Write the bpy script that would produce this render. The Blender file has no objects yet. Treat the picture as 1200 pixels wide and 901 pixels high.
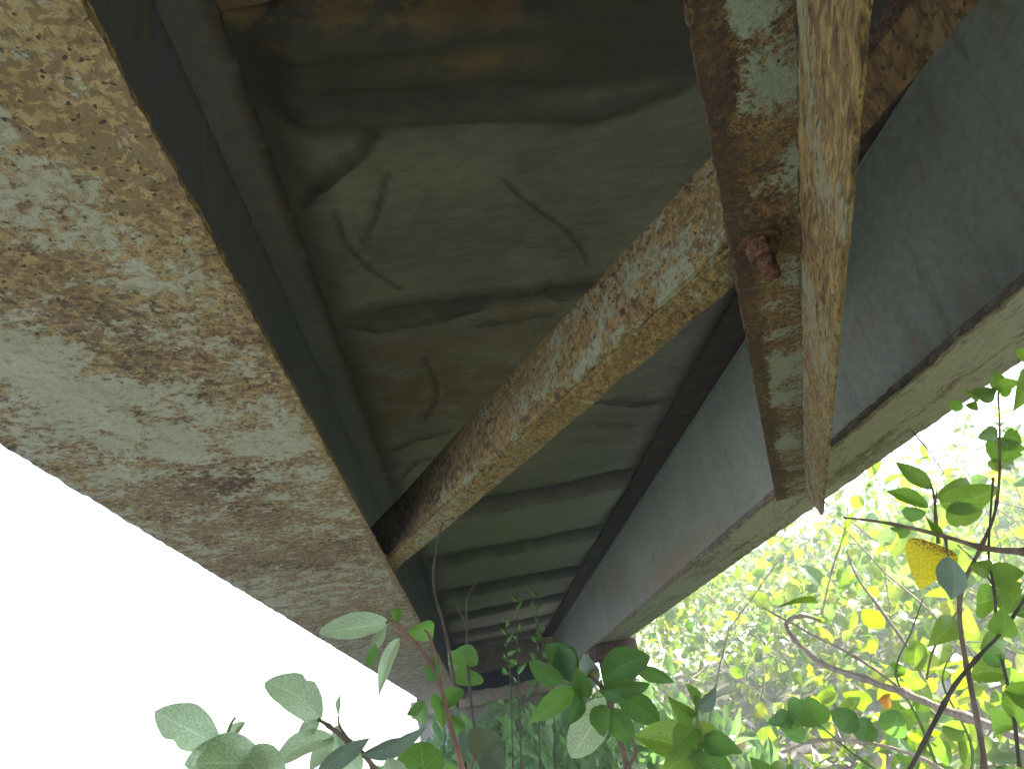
import bpy, bmesh, math, random
from mathutils import Vector, Matrix, noise
random.seed(7)
S = bpy.context.scene
COL = S.collection
R = math.radians

# ------------------------------------------------------------------ camera
CH = 1.5                                        # camera height above the ground below it
F = 870.0                                       # focal length in pixels of a 1200 px wide picture
def rawdir(u, v): return Vector(((u-600)/F, (450.5-v)/F, -1.0))
VPU, VPV, SL = 568, 866, -0.2
_Y = rawdir(VPU, VPV).normalized()
_Z = rawdir(VPU+100, VPV+100*SL).cross(_Y).normalized()
_X = _Y.cross(_Z)
ROT = Matrix((_X, _Y, _Z))                      # camera -> world
EYE = Vector((0, 0, CH))
cam_d = bpy.data.cameras.new('camera'); cam = bpy.data.objects.new('camera', cam_d); COL.objects.link(cam)
cam_d.sensor_width = 36; cam_d.lens = 36*F/1200; cam_d.clip_start = 0.02; cam_d.clip_end = 3000
cam.matrix_world = Matrix.Translation(EYE) @ ROT.to_4x4()
S.camera = cam
def ray(u, v): return ROT @ rawdir(u, v)
def onz(u, v, z):                               # point of the view ray at height z above the eye
    r = ray(u, v); r = r*(z/r.z); return Vector((r.x, r.y, z+CH))
def at(u, v, dist):                             # point of the view ray at a distance
    return EYE + ray(u, v).normalized()*dist

# ------------------------------------------------------------------ world, sun, exposure
SUN_DIR = Vector((0.62, 0.28, 0.74)).normalized()
w = bpy.data.worlds.new('World'); S.world = w; w.use_nodes = True
nt = w.node_tree; nt.nodes.clear()
sky = nt.nodes.new('ShaderNodeTexSky'); sky.sky_type = 'NISHITA'; sky.sun_disc = False
sky.sun_elevation = math.asin(SUN_DIR.z); sky.sun_rotation = math.atan2(SUN_DIR.x, SUN_DIR.y)
sky.dust_density = 1.5; sky.air_density = 1.2
bg = nt.nodes.new('ShaderNodeBackground'); bg.inputs[1].default_value = 0.15
wo = nt.nodes.new('ShaderNodeOutputWorld')
nt.links.new(sky.outputs[0], bg.inputs[0]); nt.links.new(bg.outputs[0], wo.inputs[0])
sl = bpy.data.lights.new('sun', 'SUN'); sl.energy = 4.0; sl.angle = R(0.6); sl.color = (1, 0.95, 0.86)
so = bpy.data.objects.new('sun', sl); COL.objects.link(so)
so.rotation_euler = SUN_DIR.to_track_quat('Z', 'Y').to_euler()
S.view_settings.view_transform = 'Standard'; S.view_settings.look = 'None'
S.view_settings.exposure = 2.5; S.view_settings.gamma = 1.0
S.render.engine = 'CYCLES'
S.cycles.max_bounces = 8; S.cycles.diffuse_bounces = 5; S.cycles.transmission_bounces = 5
S.cycles.transparent_max_bounces = 8

# ------------------------------------------------------------------ small helpers
def link(o, parent=None):
    COL.objects.link(o)
    if parent is not None: o.parent = parent
    return o
def tag(o, label=None, cat=None, group=None, kind=None):
    if label: o['label'] = label
    if cat: o['category'] = cat
    if group: o['group'] = group
    if kind: o['kind'] = kind
    return o
def thing(name, label, cat, loc, group=None):
    o = bpy.data.objects.new(name, None); o.location = loc; o.empty_display_size = .05
    link(o); return tag(o, label, cat, group)
def mesh_obj(name, verts, faces, mat, parent=None, smooth=True, attrs=None, uvs=None):
    off = parent.location if parent is not None else Vector((0, 0, 0))
    me = bpy.data.meshes.new(name)
    me.from_pydata([tuple(Vector(v)-off) for v in verts], [], faces)
    if attrs:
        for k, vals in attrs.items():
            a = me.attributes.new(k, 'FLOAT', 'POINT'); a.data.foreach_set('value', vals)
    if uvs is not None:
        ul = me.uv_layers.new(name='uv')
        li = [0.0]*(2*len(me.loops)); vi = [0]*len(me.loops); me.loops.foreach_get('vertex_index', vi)
        for i, k in enumerate(vi): li[2*i], li[2*i+1] = uvs[k]
        ul.data.foreach_set('uv', li)
    me.materials.append(mat)
    if smooth: me.polygons.foreach_set('use_smooth', [True]*len(me.polygons))
    me.update()
    return link(bpy.data.objects.new(name, me), parent)
def fbm(p, s, o=4): return noise.fractal(Vector(p)*s, 1.0, 2.0, o)
def sm(a, b, x):
    t = max(0, min(1, (x-a)/(b-a))) if b != a else float(x > a); return t*t*(3-2*t)

# ------------------------------------------------------------------ materials
class NB:
    def __init__(s, name):
        s.m = bpy.data.materials.new(name); s.m.use_nodes = True; s.t = s.m.node_tree; s.t.nodes.clear()
        s.out = s.n('ShaderNodeOutputMaterial')
    def n(s, typ, **kw):
        x = s.t.nodes.new(typ)
        for k, v in kw.items(): setattr(x, k, v)
        return x
    def l(s, a, b): s.t.links.new(a, b)
    def noise(s, scale, detail=6, rough=.6, vec=None, dist=0.0):
        x = s.n('ShaderNodeTexNoise'); x.inputs['Scale'].default_value = scale
        x.inputs['Detail'].default_value = detail; x.inputs['Roughness'].default_value = rough
        x.inputs['Distortion'].default_value = dist
        s.l(vec if vec is not None else s.co(), x.inputs['Vector']); return x.outputs['Fac']
    def co(s):
        if not hasattr(s, '_co'): s._co = s.n('ShaderNodeTexCoord').outputs['Object']
        return s._co
    def scaled(s, sc):
        x = s.n('ShaderNodeMapping'); x.inputs['Scale'].default_value = sc; s.l(s.co(), x.inputs['Vector']); return x.outputs[0]
    def math(s, op, a, b=None, c=None, clamp=False):
        x = s.n('ShaderNodeMath', operation=op, use_clamp=clamp)
        for i, v in enumerate((a, b, c)):
            if v is None: continue
            if isinstance(v, (int, float)): x.inputs[i].default_value = v
            else: s.l(v, x.inputs[i])
        return x.outputs[0]
    def step(s, v, lo, hi):
        x = s.n('ShaderNodeMapRange', interpolation_type='SMOOTHSTEP')
        x.inputs['From Min'].default_value = lo; x.inputs['From Max'].default_value = hi
        s.l(v, x.inputs['Value']); return x.outputs[0]
    def ramp(s, v, stops):
        x = s.n('ShaderNodeValToRGB'); e = x.color_ramp.elements
        while len(e) < len(stops): e.new(.5)
        for k, (p, c) in zip(e, stops): k.position = p; k.color = (*c, 1)
        s.l(v, x.inputs[0]); return x.outputs[0]
    def mix(s, f, a, b):
        x = s.n('ShaderNodeMix', data_type='RGBA')
        if isinstance(f, (int, float)): x.inputs[0].default_value = f
        else: s.l(f, x.inputs[0])
        for i, v in ((6, a), (7, b)):
            if isinstance(v, tuple): x.inputs[i].default_value = (*v, 1)
            else: s.l(v, x.inputs[i])
        return x.outputs[2]
    def attr(s, name):
        return s.n('ShaderNodeAttribute', attribute_name=name).outputs['Fac']
    def finish(s, col, rough=.8, height=None, dist=.003, spec=.3, strength=1.0):
        p = s.n('ShaderNodeBsdfPrincipled')
        if isinstance(col, tuple): p.inputs['Base Color'].default_value = (*col, 1)
        else: s.l(col, p.inputs['Base Color'])
        if isinstance(rough, (int, float)): p.inputs['Roughness'].default_value = rough
        else: s.l(rough, p.inputs['Roughness'])
        p.inputs['Specular IOR Level'].default_value = spec
        if height is not None:
            b = s.n('ShaderNodeBump'); b.inputs['Distance'].default_value = dist; b.inputs['Strength'].default_value = strength
            s.l(height, b.inputs['Height']); s.l(b.outputs[0], p.inputs['Normal'])
        s.l(p.outputs[0], s.out.inputs[0]); return s.m

def rust_material(name, paint, bias, patch=11, speck=55, dirn=(1, 1, 1), rot=0.0, ochre=(.36, .20, .07), dark=(.06, .034, .028), mid=(.20, .10, .045), pits=True, bump=.0018, PA=.32):
    b = NB(name)
    vr = b.n('ShaderNodeVectorRotate', rotation_type='Z_AXIS'); vr.inputs['Angle'].default_value = rot; b.l(b.co(), vr.inputs['Vector'])
    mp = b.n('ShaderNodeMapping'); mp.inputs['Scale'].default_value = dirn; b.l(vr.outputs[0], mp.inputs['Vector']); v = mp.outputs[0]
    n1 = b.noise(patch, 4, .55, v, .4); n2 = b.noise(speck, 8, .68, v, .3); n3 = b.noise(speck*4, 5, .7, v)
    n4 = b.noise(patch*.45, 3, .5, v)
    # where paint survives
    m = b.math('MULTIPLY_ADD', n1, 1.1, b.math('MULTIPLY', n2, 1.25))
    m = b.math('ADD', m, b.math('MULTIPLY', b.attr('paint'), PA))
    m = b.math('ADD', m, b.math('MULTIPLY', n3, .15))
    mask = b.step(m, 1.29-bias, 1.325-bias)
    rim = b.step(m, 1.21-bias, 1.295-bias)
    # rust tone
    n5 = b.noise(speck*.8, 7, .72, v, .5)
    r = b.math('MULTIPLY_ADD', n5, 2.4, b.math('MULTIPLY', n4, .9))
    r = b.math('ADD', r, b.math('MULTIPLY', b.attr('ochre'), .20))
    r = b.math('ADD', r, b.math('MULTIPLY', n3, .35))
    r = b.math('SUBTRACT', r, 1.30)
    rust = b.ramp(r, [(.30, dark), (.45, mid), (.62, tuple(.6*a+.4*c for a, c in zip(ochre, mid))), (.85, ochre)])
    zone = b.math('MULTIPLY_ADD', n4, .45, b.noise(speck*1.15, 7, .62, v, .6))
    zone = b.math('SUBTRACT', zone, b.math('MULTIPLY', b.attr('paint'), .05))
    blot = b.math('MULTIPLY', b.step(zone, .735, .775), b.math('SUBTRACT', 1.0, b.math('MULTIPLY', mask, .8)))
    stain = b.ramp(b.math('ADD', n2, b.math('MULTIPLY', n4, .3)), [(.45, tuple(c*.74 for c in paint)), (.75, paint)])
    edge = b.mix(rim, rust, tuple(.55*p+.45*o for p, o in zip(paint, ochre)))
    col = b.mix(mask, edge, stain)
    col = b.mix(b.math('MULTIPLY', blot, .65), col, tuple(.6*a+.4*c for a, c in zip(dark, mid)))
    if pits:
        p = b.step(b.noise(speck*1.6, 2, .5, v),   .62, .68)
        p = b.math('MULTIPLY', p, b.math('SUBTRACT', 1.0, b.math('MULTIPLY', mask, .7)))
        col = b.mix(p, col, dark)
    h = b.math('MULTIPLY_ADD', mask, .35, b.math('MULTIPLY', n2, 1.25))
    h = b.math('MULTIPLY_ADD', n3, .35, h)
    return b.finish(col, b.math('MULTIPLY_ADD', mask, -.2, .9), h, bump, .2)

MINT = (.245, .275, .20)
M_FLANGE_L = rust_material('rusted_flange_paint', (.36, .36, .28), .0, 17, 80, ochre=(.37, .275, .14), mid=(.21, .145, .08), dark=(.07, .045, .038), PA=.17)
M_FLANGE_R = rust_material('grey_green_flange_paint', (.28, .27, .235), .15, 8, 80, (1, .3, 1), ochre=(.24, .20, .15), mid=(.15, .12, .095), dark=(.085, .07, .06))
M_BRACE = rust_material('rusted_brace_paint', (.235, .25, .16), -.10, 26, 110, (1, .5, .8), .36, ochre=(.27, .20, .08), mid=(.16, .105, .042), dark=(.045, .027, .022))
M_BRACE_LOW = rust_material('rusted_lower_brace_paint', MINT, .0, 18, 120, ochre=(.25, .16, .055), mid=(.13, .075, .03), dark=(.04, .028, .022))
M_BRACE_STREAK = rust_material('streaked_ochre_brace', (.215, .20, .11), -.06, 40, 140, (1, .2, 1), .397, ochre=(.27, .20, .075), mid=(.155, .10, .036), dark=(.05, .03, .02))
M_BRACE_BROWN = rust_material('brown_scaled_brace', (.12, .085, .06), -.12, 14, 110, (1, .25, 1), .7, ochre=(.14, .085, .05), mid=(.085, .05, .034), dark=(.03, .02, .018))
M_NUT = rust_material('rusty_nut', (.2, .11, .06), -.4, 20, 160, ochre=(.20, .10, .05), mid=(.10, .045, .025), dark=(.03, .018, .015))

def web_material(name, lo, hi):
    b = NB(name)
    n1 = b.noise(2.2, 5, .6); n2 = b.noise(38, 8, .7); n3 = b.noise(9, 5, .6, b.scaled((1, 2.2, .6)))
    c = b.ramp(b.math('MULTIPLY_ADD', n2, .5, b.math('MULTIPLY', n1, .5)), [(.35, lo), (.65, hi)])
    c = b.mix(b.step(n3, .52, .75), c, (.20, .155, .09))
    dr = b.noise(26, 5, .7, b.scaled((1, 1, .12)))
    c = b.mix(b.math('MULTIPLY', b.step(dr, .56, .70), .5), c, (.11, .095, .07))
    c = b.mix(b.math('MULTIPLY', b.attr('ochre'), b.step(n2, .35, .6)), c, (.22, .12, .045))
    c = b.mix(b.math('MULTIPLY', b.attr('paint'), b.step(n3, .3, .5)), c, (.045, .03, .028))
    sp = b.step(b.noise(70, 4, .6), .68, .74)
    c = b.mix(sp, c, (.05, .04, .03))
    return b.finish(c, .62, b.math('MULTIPLY_ADD', n2, .8, n1), .0018, .35)
M_WEB = web_material('teal_web_paint', (.13, .155, .125), (.265, .295, .235))
M_WEB_L = web_material('slate_web_paint', (.095, .105, .14), (.155, .17, .215))
M_TOP_R = web_material('brown_stained_flange', (.06, .05, .048), (.12, .095, .085))

def deck_material():
    b = NB('damp_concrete_soffit')
    n1 = b.noise(3, 6, .62, dist=.6); n2 = b.noise(30, 9, .68, b.scaled((.6, 1.5, 1))); n3 = b.noise(150, 5, .7)
    c = b.ramp(b.math('MULTIPLY_ADD', n2, .45, b.math('MULTIPLY', n1, .6)), [(.34, (.11, .106, .11)), (.5, (.19, .18, .178)), (.68, (.27, .257, .248))])
    c = b.mix(b.math('MULTIPLY', b.attr('dry'), .75), c, b.mix(n2, (.24, .235, .21), (.40, .39, .35)))  # more light on the far panels, painted in as a paler tone
    c = b.mix(b.math('MULTIPLY', b.attr('ochre'), b.step(b.noise(8, 6, .6), .3, .62)), c, (.17, .105, .06))
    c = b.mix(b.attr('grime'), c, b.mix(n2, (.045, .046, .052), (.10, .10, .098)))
    c = b.mix(b.math('MULTIPLY', b.attr('rust'), b.step(b.noise(16, 7, .65), .42, .56)), c, (.19, .135, .08))
    sp = b.step(b.noise(240, 2, .5), .70, .75)
    c = b.mix(b.math('MULTIPLY', sp, .5), c, (.045, .045, .04))
    h = b.math('MULTIPLY_ADD', n2, 1.0, b.math('MULTIPLY', n3, .25))
    return b.finish(c, .85, h, .009, .25)
M_DECK = deck_material()

def stone_material(name, lo, hi, sc=8, bump=.01):
    b = NB(name); n1 = b.noise(sc, 7, .65); n2 = b.noise(sc*7, 6, .7)
    c = b.ramp(b.math('MULTIPLY_ADD', n2, .5, b.math('MULTIPLY', n1, .5)), [(.36, lo), (.64, hi)])
    return b.finish(c, .9, b.math('ADD', n1, n2), bump, .2)
M_ABUT = stone_material('beige_abutment_concrete', (.24, .20, .15), (.55, .49, .38), 7, .02)
M_SLAB = stone_material('grey_deck_concrete', (.18, .18, .16), (.34, .33, .3), 5)
M_GAP = stone_material('dark_bearing_steel', (.06, .06, .07), (.12, .12, .13), 12)
M_WELD = stone_material('pale_weld_bead', (.13, .145, .12), (.21, .235, .20), 40, .002)

def ground_material():
    b = NB('soil_and_turf'); n1 = b.noise(.35, 6, .6); n2 = b.noise(6, 8, .7)
    c = b.ramp(b.math('MULTIPLY_ADD', n2, .5, b.math('MULTIPLY', n1, .6)), [(.4, (.07, .095, .035)), (.55, (.13, .13, .075)), (.7, (.21, .19, .14))])
    sx = b.n('ShaderNodeSeparateXYZ'); b.l(b.co(), sx.inputs[0])
    pale = b.step(b.math('MULTIPLY_ADD', b.noise(.8, 5, .6), 1.6, sx.outputs[0]), -1.5, -2.1)  # pale ground out of view, added to bounce light in from the left
    dry = b.math('MULTIPLY', b.step(b.math('ABSOLUTE', b.math('SUBTRACT', sx.outputs[0], .3)), 1.5, 1.0), b.step(sx.outputs[1], 4.5, 6.5))  # pale soil added to bounce light up at the far end
    c = b.mix(dry, c, b.ramp(n2, [(.35, (.36, .33, .28)), (.65, (.52, .48, .41))]))
    c = b.mix(pale, c, b.ramp(n2, [(.35, (.42, .42, .43)), (.65, (.60, .60, .60))]))
    return b.finish(c, .95, n2, .04, .1)
M_GROUND = ground_material()

def leaf_material(name, cols, trans=.45, tcol=None, spots=None, gloss=.42, vein=.35):
    b = NB(name)
    uv = b.n('ShaderNodeUVMap').outputs[0]; sx = b.n('ShaderNodeSeparateXYZ'); b.l(uv, sx.inputs[0])
    u, v = sx.outputs[0], sx.outputs[1]
    var = b.attr('var')
    oi = b.n('ShaderNodeObjectInfo').outputs['Random']
    k = b.math('FRACT', b.math('ADD', var, b.math('MULTIPLY', oi, .999)))
    n = len(cols)
    c = b.ramp(k, [(i/(n-1) if n > 1 else 0, cc) for i, cc in enumerate(cols)])
    au = b.math('ABSOLUTE', u)
    mid = b.step(au, .05, .015)
    sv = b.math('SINE', b.math('MULTIPLY', b.math('SUBTRACT', v, b.math('MULTIPLY', au, .35)), 62.0))
    side = b.math('MULTIPLY', b.step(sv, .86, .99), .5)
    vv = b.math('MULTIPLY', b.math('MAXIMUM', mid, side), vein)
    lighter = b.n('ShaderNodeHueSaturation'); lighter.inputs['Value'].default_value = 1.9; lighter.inputs['Saturation'].default_value = .8
    b.l(c, lighter.inputs['Color'])
    c2 = b.mix(vv, c, lighter.outputs[0])
    nn = b.noise(30, 5, .6)
    drk = b.n('ShaderNodeHueSaturation'); drk.inputs['Value'].default_value = .72; b.l(c2, drk.inputs['Color'])
    c2 = b.mix(b.step(nn, .4, .62), drk.outputs[0], c2)
    if spots:
        sm_ = b.math('MULTIPLY_ADD', b.step(v, .25, .85), -.0, b.noise(28, 5, .6))
        c2 = b.mix(b.step(b.math('ADD', sm_, b.math('MULTIPLY', b.step(v, .45, .0), .2)), .64, .68), c2, spots)
    p = b.n('ShaderNodeBsdfPrincipled'); b.l(c2, p.inputs['Base Color']); p.inputs['Roughness'].default_value = gloss
    p.inputs['Specular IOR Level'].default_value = .45
    bp = b.n('ShaderNodeBump'); bp.inputs['Distance'].default_value = .0012; bp.inputs['Strength'].default_value = .7
    b.l(b.math('MULTIPLY_ADD', vv, -1.0, nn), bp.inputs['Height']); b.l(bp.outputs[0], p.inputs['Normal'])
    tr = b.n('ShaderNodeBsdfTranslucent')
    tl = b.n('ShaderNodeHueSaturation'); tl.inputs['Value'].default_value = 1.8; tl.inputs['Saturation'].default_value = 1.08; tl.inputs['Hue'].default_value = .498
    b.l(c2, tl.inputs['Color']); b.l(tl.outputs[0], tr.inputs['Color'])
    ms = b.n('ShaderNodeMixShader'); ms.inputs[0].default_value = trans
    b.l(p.outputs[0], ms.inputs[1]); b.l(tr.outputs[0], ms.inputs[2]); b.l(ms.outputs[0], b.out.inputs[0])
    return b.m
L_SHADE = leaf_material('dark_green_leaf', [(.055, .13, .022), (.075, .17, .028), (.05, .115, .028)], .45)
L_MID = leaf_material('green_leaf', [(.08, .17, .035), (.11, .22, .04), (.07, .15, .035)], .5)
L_PALE = leaf_material('pale_green_leaf', [(.28, .35, .21), (.31, .38, .23), (.26, .33, .20)], .65)  # a veil of glare is mixed into this pale colour
L_LIME = leaf_material('lime_green_leaf', [(.11, .21, .025), (.14, .25, .03), (.17, .25, .035), (.09, .18, .025)], .5)
L_GREY = leaf_material('grey_green_leaf', [(.11, .16, .11), (.13, .18, .13)], .3)
L_YEL = leaf_material('yellow_leaf', [(.62, .50, .03), (.66, .53, .03)], .4, spots=(.16, .07, .03), vein=.1)
L_ORG = leaf_material('orange_leaf', [(.55, .22, .02), (.6, .25, .02)], .3)
L_WILD = leaf_material('thicket_leaf', [(.07, .14, .015), (.17, .27, .02), (.22, .30, .025), (.11, .21, .02), (.26, .29, .03), (.14, .22, .06), (.08, .17, .018), (.18, .29, .02)], .55)
L_UNDER = leaf_material('shaded_creeper_leaf', [(.11, .21, .06), (.15, .26, .08), (.08, .16, .045), (.18, .27, .10)], .45)
L_DEAD = leaf_material('dead_leaf', [(.24, .19, .14), (.34, .31, .28), (.20, .14, .09), (.38, .37, .36)], .15)
def bark(name, lo, hi):
    b = NB(name); n = b.noise(60, 6, .65, b.scaled((1, 1, .4)))
    return b.finish(b.ramp(n, [(.35, lo), (.65, hi)]), .85, n, .002, .2)
B_BROWN = bark('brown_twig_bark', (.07, .045, .03), (.17, .12, .085))
B_PALE = bark('pale_twig_bark', (.20, .15, .11), (.38, .31, .25))
B_RED = bark('reddish_stem_bark', (.10, .055, .04), (.19, .11, .075))
B_DARK = bark('dark_twig_bark', (.035, .025, .02), (.08, .06, .05))
B_GREEN = bark('green_stem_bark', (.07, .12, .03), (.13, .18, .06))

# ------------------------------------------------------------------ plates with uneven faces and nibbled edges
def spaced(y0, y1, fine, near=0.4, grow=.018):
    ys = [y0]
    while ys[-1] < y1:
        if y0 < -.5 and ys[-1] < -.45: ys.append(ys[-1]+.25); continue
        ys.append(ys[-1] + max(fine, grow*abs(max(ys[-1], near))))
    ys[-1] = y1; return ys
def plate(name, frame, As, Bs, c0, c1, mat, parent, jag=.002, dip=.0015, attrf=None, jagA=True, trim=None):
    """A closed plate: grid over (a, b), faces at c0 (the side shown) and c1."""
    na, nb = len(As), len(Bs); verts = []; P = []; O = []
    for side, c in ((0, c0), (1, c1)):
        for j, b in enumerate(Bs):
            for i, a in enumerate(As):
                aa, bb, cc = a, b, c
                if trim: aa, bb = trim(a, b)
                p = frame(aa, bb, cc)
                if i in (0, na-1):
                    s = 1 if i == 0 else -1
                    k = abs(fbm(p+Vector((3, 1, 7)), 26, 4))*jag*1.6 + max(0, fbm(p, 70, 3)-.25)*jag*2.2
                    aa += s*k
                if j in (0, nb-1):
                    s = 1 if j == 0 else -1
                    bb += s*abs(fbm(p, 50, 3))*jag*1.5
                cc += (fbm(p+Vector((9, 4, 1)), 14, 3)*dip + fbm(p, 60, 2)*dip*.5)*(1 if side == 0 else .2)
                q = frame(aa, bb, cc); verts.append(q)
                x, y = attrf(q) if attrf else (0, 0); P.append(x); O.append(y)
    def I(s, i, j): return s*na*nb + j*na + i
    faces = []
    for j in range(nb-1):
        for i in range(na-1):
            faces.append((I(0, i, j), I(0, i, j+1), I(0, i+1, j+1), I(0, i+1, j)))
            faces.append((I(1, i, j), I(1, i+1, j), I(1, i+1, j+1), I(1, i, j+1)))
    for i in range(na-1):
        faces.append((I(0, i, 0), I(0, i+1, 0), I(1, i+1, 0), I(1, i, 0)))
        faces.append((I(0, i, nb-1), I(1, i, nb-1), I(1, i+1, nb-1), I(0, i+1, nb-1)))
    for j in range(nb-1):
        faces.append((I(0, 0, j), I(1, 0, j), I(1, 0, j+1), I(0, 0, j+1)))
        faces.append((I(0, na-1, j), I(0, na-1, j+1), I(1, na-1, j+1), I(1, na-1, j)))
    o = mesh_obj(name, verts, faces, mat, parent, attrs={'paint': P, 'ochre': O})
    bm = bmesh.new(); bm.from_mesh(o.data); bmesh.ops.recalc_face_normals(bm, faces=bm.faces)
    for e in bm.edges:
        if e.calc_face_angle(0) > 1.0: e.smooth = False
    bm.to_mesh(o.data); bm.free()
    return o
def lin(a, b, n): return [a+(b-a)*i/n for i in range(n+1)]
world_fr = lambda a, b, c: Vector((a, b, c+CH))

# blotches given by where they lie on the steel
def blotcher(plist, olist, z):
    def conv(L):
        out = []
        for u, v, r, amt in L:
            p = onz(u, v, z); out.append((p, r/F*(p-EYE).length*1.15, amt))
        return out
    PL, OL = conv(plist), conv(olist)
    def f(q):
        def s(L):
            t = 0
            for p, r, a in L:
                d2 = ((q.x-p.x)**2+(q.y-p.y)**2)/(r*r)
                if d2 < 9: t += a*math.exp(-d2)
            return max(-1.3, min(1.3, t))
        return s(PL), s(OL)
    return f
YE = 10.4
ZB, ZT = .5, 1.07
# ------------------------------------------------------------------ left girder
gl = thing('steel_girder', 'rusting steel girder with wide ochre and mint blotched flange at the left', 'girder', Vector((-.32, 4, ZB+CH)), 'steel girders of the bridge')
fl = blotcher(
    [(50,190,32,.75),(85,250,28,1.0),(120,285,30,1.0),(165,330,28,1.2),(20,150,30,.4),(90,120,70,-.5),(150,305,24,.6),(192,385,26,1.0),
     (60,440,70,1.0),(120,480,60,1.0),(190,520,52,.9),(15,415,45,.9),(300,522,36,1.1),(340,510,24,.9),(240,395,22,.8),(262,490,24,.6),
     (330,560,30,.4),(380,600,20,.6),(260,690,40,.5),(330,705,35,.4),(470,790,25,.5),(140,560,45,.35),
     (70,330,60,-.7),(120,380,50,-.7),(200,430,45,-.9),(140,430,25,-.6),(250,570,42,-.8),(200,480,25,-.8),(300,610,45,-.9),(370,650,45,-1.0),(100,520,25,-.5),
     (180,590,40,-.4),(280,660,35,-.7),(420,720,40,-.8),(230,300,40,-.8),(250,370,40,-.5),(150,180,70,-.5),(200,240,40,-.7),(60,60,90,-.2),(350,540,14,-.6)],
    [(80,60,110,1.0),(150,160,80,.9),(210,280,50,.9),(240,340,35,.7),(330,470,45,.8),(350,520,35,.8),(380,560,35,.7),(200,350,40,.5),(60,300,60,.4),
     (250,570,55,-.8),(370,660,60,-.5),(130,390,50,-.5),(60,560,60,.5),(120,600,60,.3),(300,680,60,-.1)], ZB)
plate('bottom_flange', world_fr, lin(-.621, -.197, 44), spaced(-9, YE, .010, .4, .012), ZB, ZB+.011, M_FLANGE_L, gl, .003, .003, lambda q: (fl(q)[0]-1.2*sm(-.215+.01*fbm(q, 20, 3), -.20, q.x), fl(q)[1]))
def web_frame(x0):   # a = height, b = length, c = outwards
    return lambda a, b, c: Vector((x0+c, b, a+CH))
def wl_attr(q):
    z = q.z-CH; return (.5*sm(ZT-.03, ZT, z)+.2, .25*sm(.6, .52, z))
plate('web', web_frame(-.324), lin(ZB+.012, ZT-.001, 16), spaced(-9, YE, .03, .4, .03), .0, -.012, M_WEB_L, gl, 0, .002, wl_attr)
plate('top_flange', world_fr, lin(-.46, -.238, 14), spaced(-9, YE, .02, .4, .02), ZT, ZT+.014, M_WEB_L, gl, .004, .003, lambda q: (sm(-.27, -.24, q.x)*.9, .2*sm(-.33, -.25, q.x)+.05))
# ------------------------------------------------------------------ right girder
gr = thing('steel_girder', 'grey green painted steel girder with tall bare web at the right', 'girder', Vector((1.09, 4, ZB+CH)), 'steel girders of the bridge')
fr = blotcher([(1000,560,60,-.3),(900,640,40,-.5),(800,690,40,.3),(1130,430,40,.4)], [(1150,400,60,.4),(760,730,50,.6)], ZB)
plate('bottom_flange', world_fr, lin(.967, 1.214, 22), spaced(-9, YE, .014, .4, .015), ZB, ZB+.018, M_FLANGE_R, gr, .004, .0035,
      lambda q: (fr(q)[0]-.9*sm(.995, .97, q.x)-1.1*sm(1.125, 1.112, q.x)*sm(1.095, 1.11, q.x)*.6, fr(q)[1]))
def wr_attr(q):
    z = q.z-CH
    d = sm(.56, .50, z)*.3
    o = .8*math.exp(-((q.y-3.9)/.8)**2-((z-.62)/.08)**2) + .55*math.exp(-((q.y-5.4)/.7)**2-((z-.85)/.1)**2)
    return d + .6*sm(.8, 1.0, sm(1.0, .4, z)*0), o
plate('web', web_frame(1.09), lin(ZB+.019, ZT-.001, 34), spaced(-9, YE, .02, .4, .02), .0, .012, M_WEB, gr, 0, .003, wr_attr)
plate('top_flange', world_fr, lin(.952, 1.21, 16), spaced(-9, YE, .02, .4, .02), ZT, ZT+.014, M_TOP_R, gr, .006, .004, lambda q: (.95, .25+.5*math.exp(-((q.y-5.2)/.25)**2)))
def tube(pts, rad, seg=6):
    """pts world points, rad number or list; returns verts, faces (closed ends)."""
    V, Fc = [], []; n = len(pts)
    for i, p in enumerate(pts):
        d = (pts[min(i+1, n-1)]-pts[max(i-1, 0)]).normalized()
        a = d.orthogonal().normalized() if i == 0 else (A - d*A.dot(d)).normalized()
        A = a; bb = d.cross(a); r = rad[i] if isinstance(rad, (list, tuple)) else rad
        for k in range(seg):
            t = 2*math.pi*k/seg; V.append(p + (a*math.cos(t)+bb*math.sin(t))*r)
    for i in range(n-1):
        for k in range(seg):
            Fc.append((i*seg+k, i*seg+(k+1) % seg, (i+1)*seg+(k+1) % seg, (i+1)*seg+k))
    Fc.append(tuple(range(seg-1, -1, -1))); Fc.append(tuple((n-1)*seg+k for k in range(seg)))
    return V, Fc
pts = [Vector((1.088, y, ZT+CH-.006+.002*fbm((0, y, 0), 9, 2))) for y in spaced(-9, YE-.01, .06, .4, .04)]
V_, F_ = tube(pts, [.006+.0022*fbm((3, p.y, 0), 14, 3) for p in pts], 6); mesh_obj('weld_bead', V_, F_, M_WELD, gr)
pts = [Vector((1.088, y, ZB+.022+CH)) for y in spaced(-9, YE-.01, .06, .4, .04)]
V_, F_ = tube(pts, .006, 6); mesh_obj('weld_bead', V_, F_, M_FLANGE_R, gr)

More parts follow.
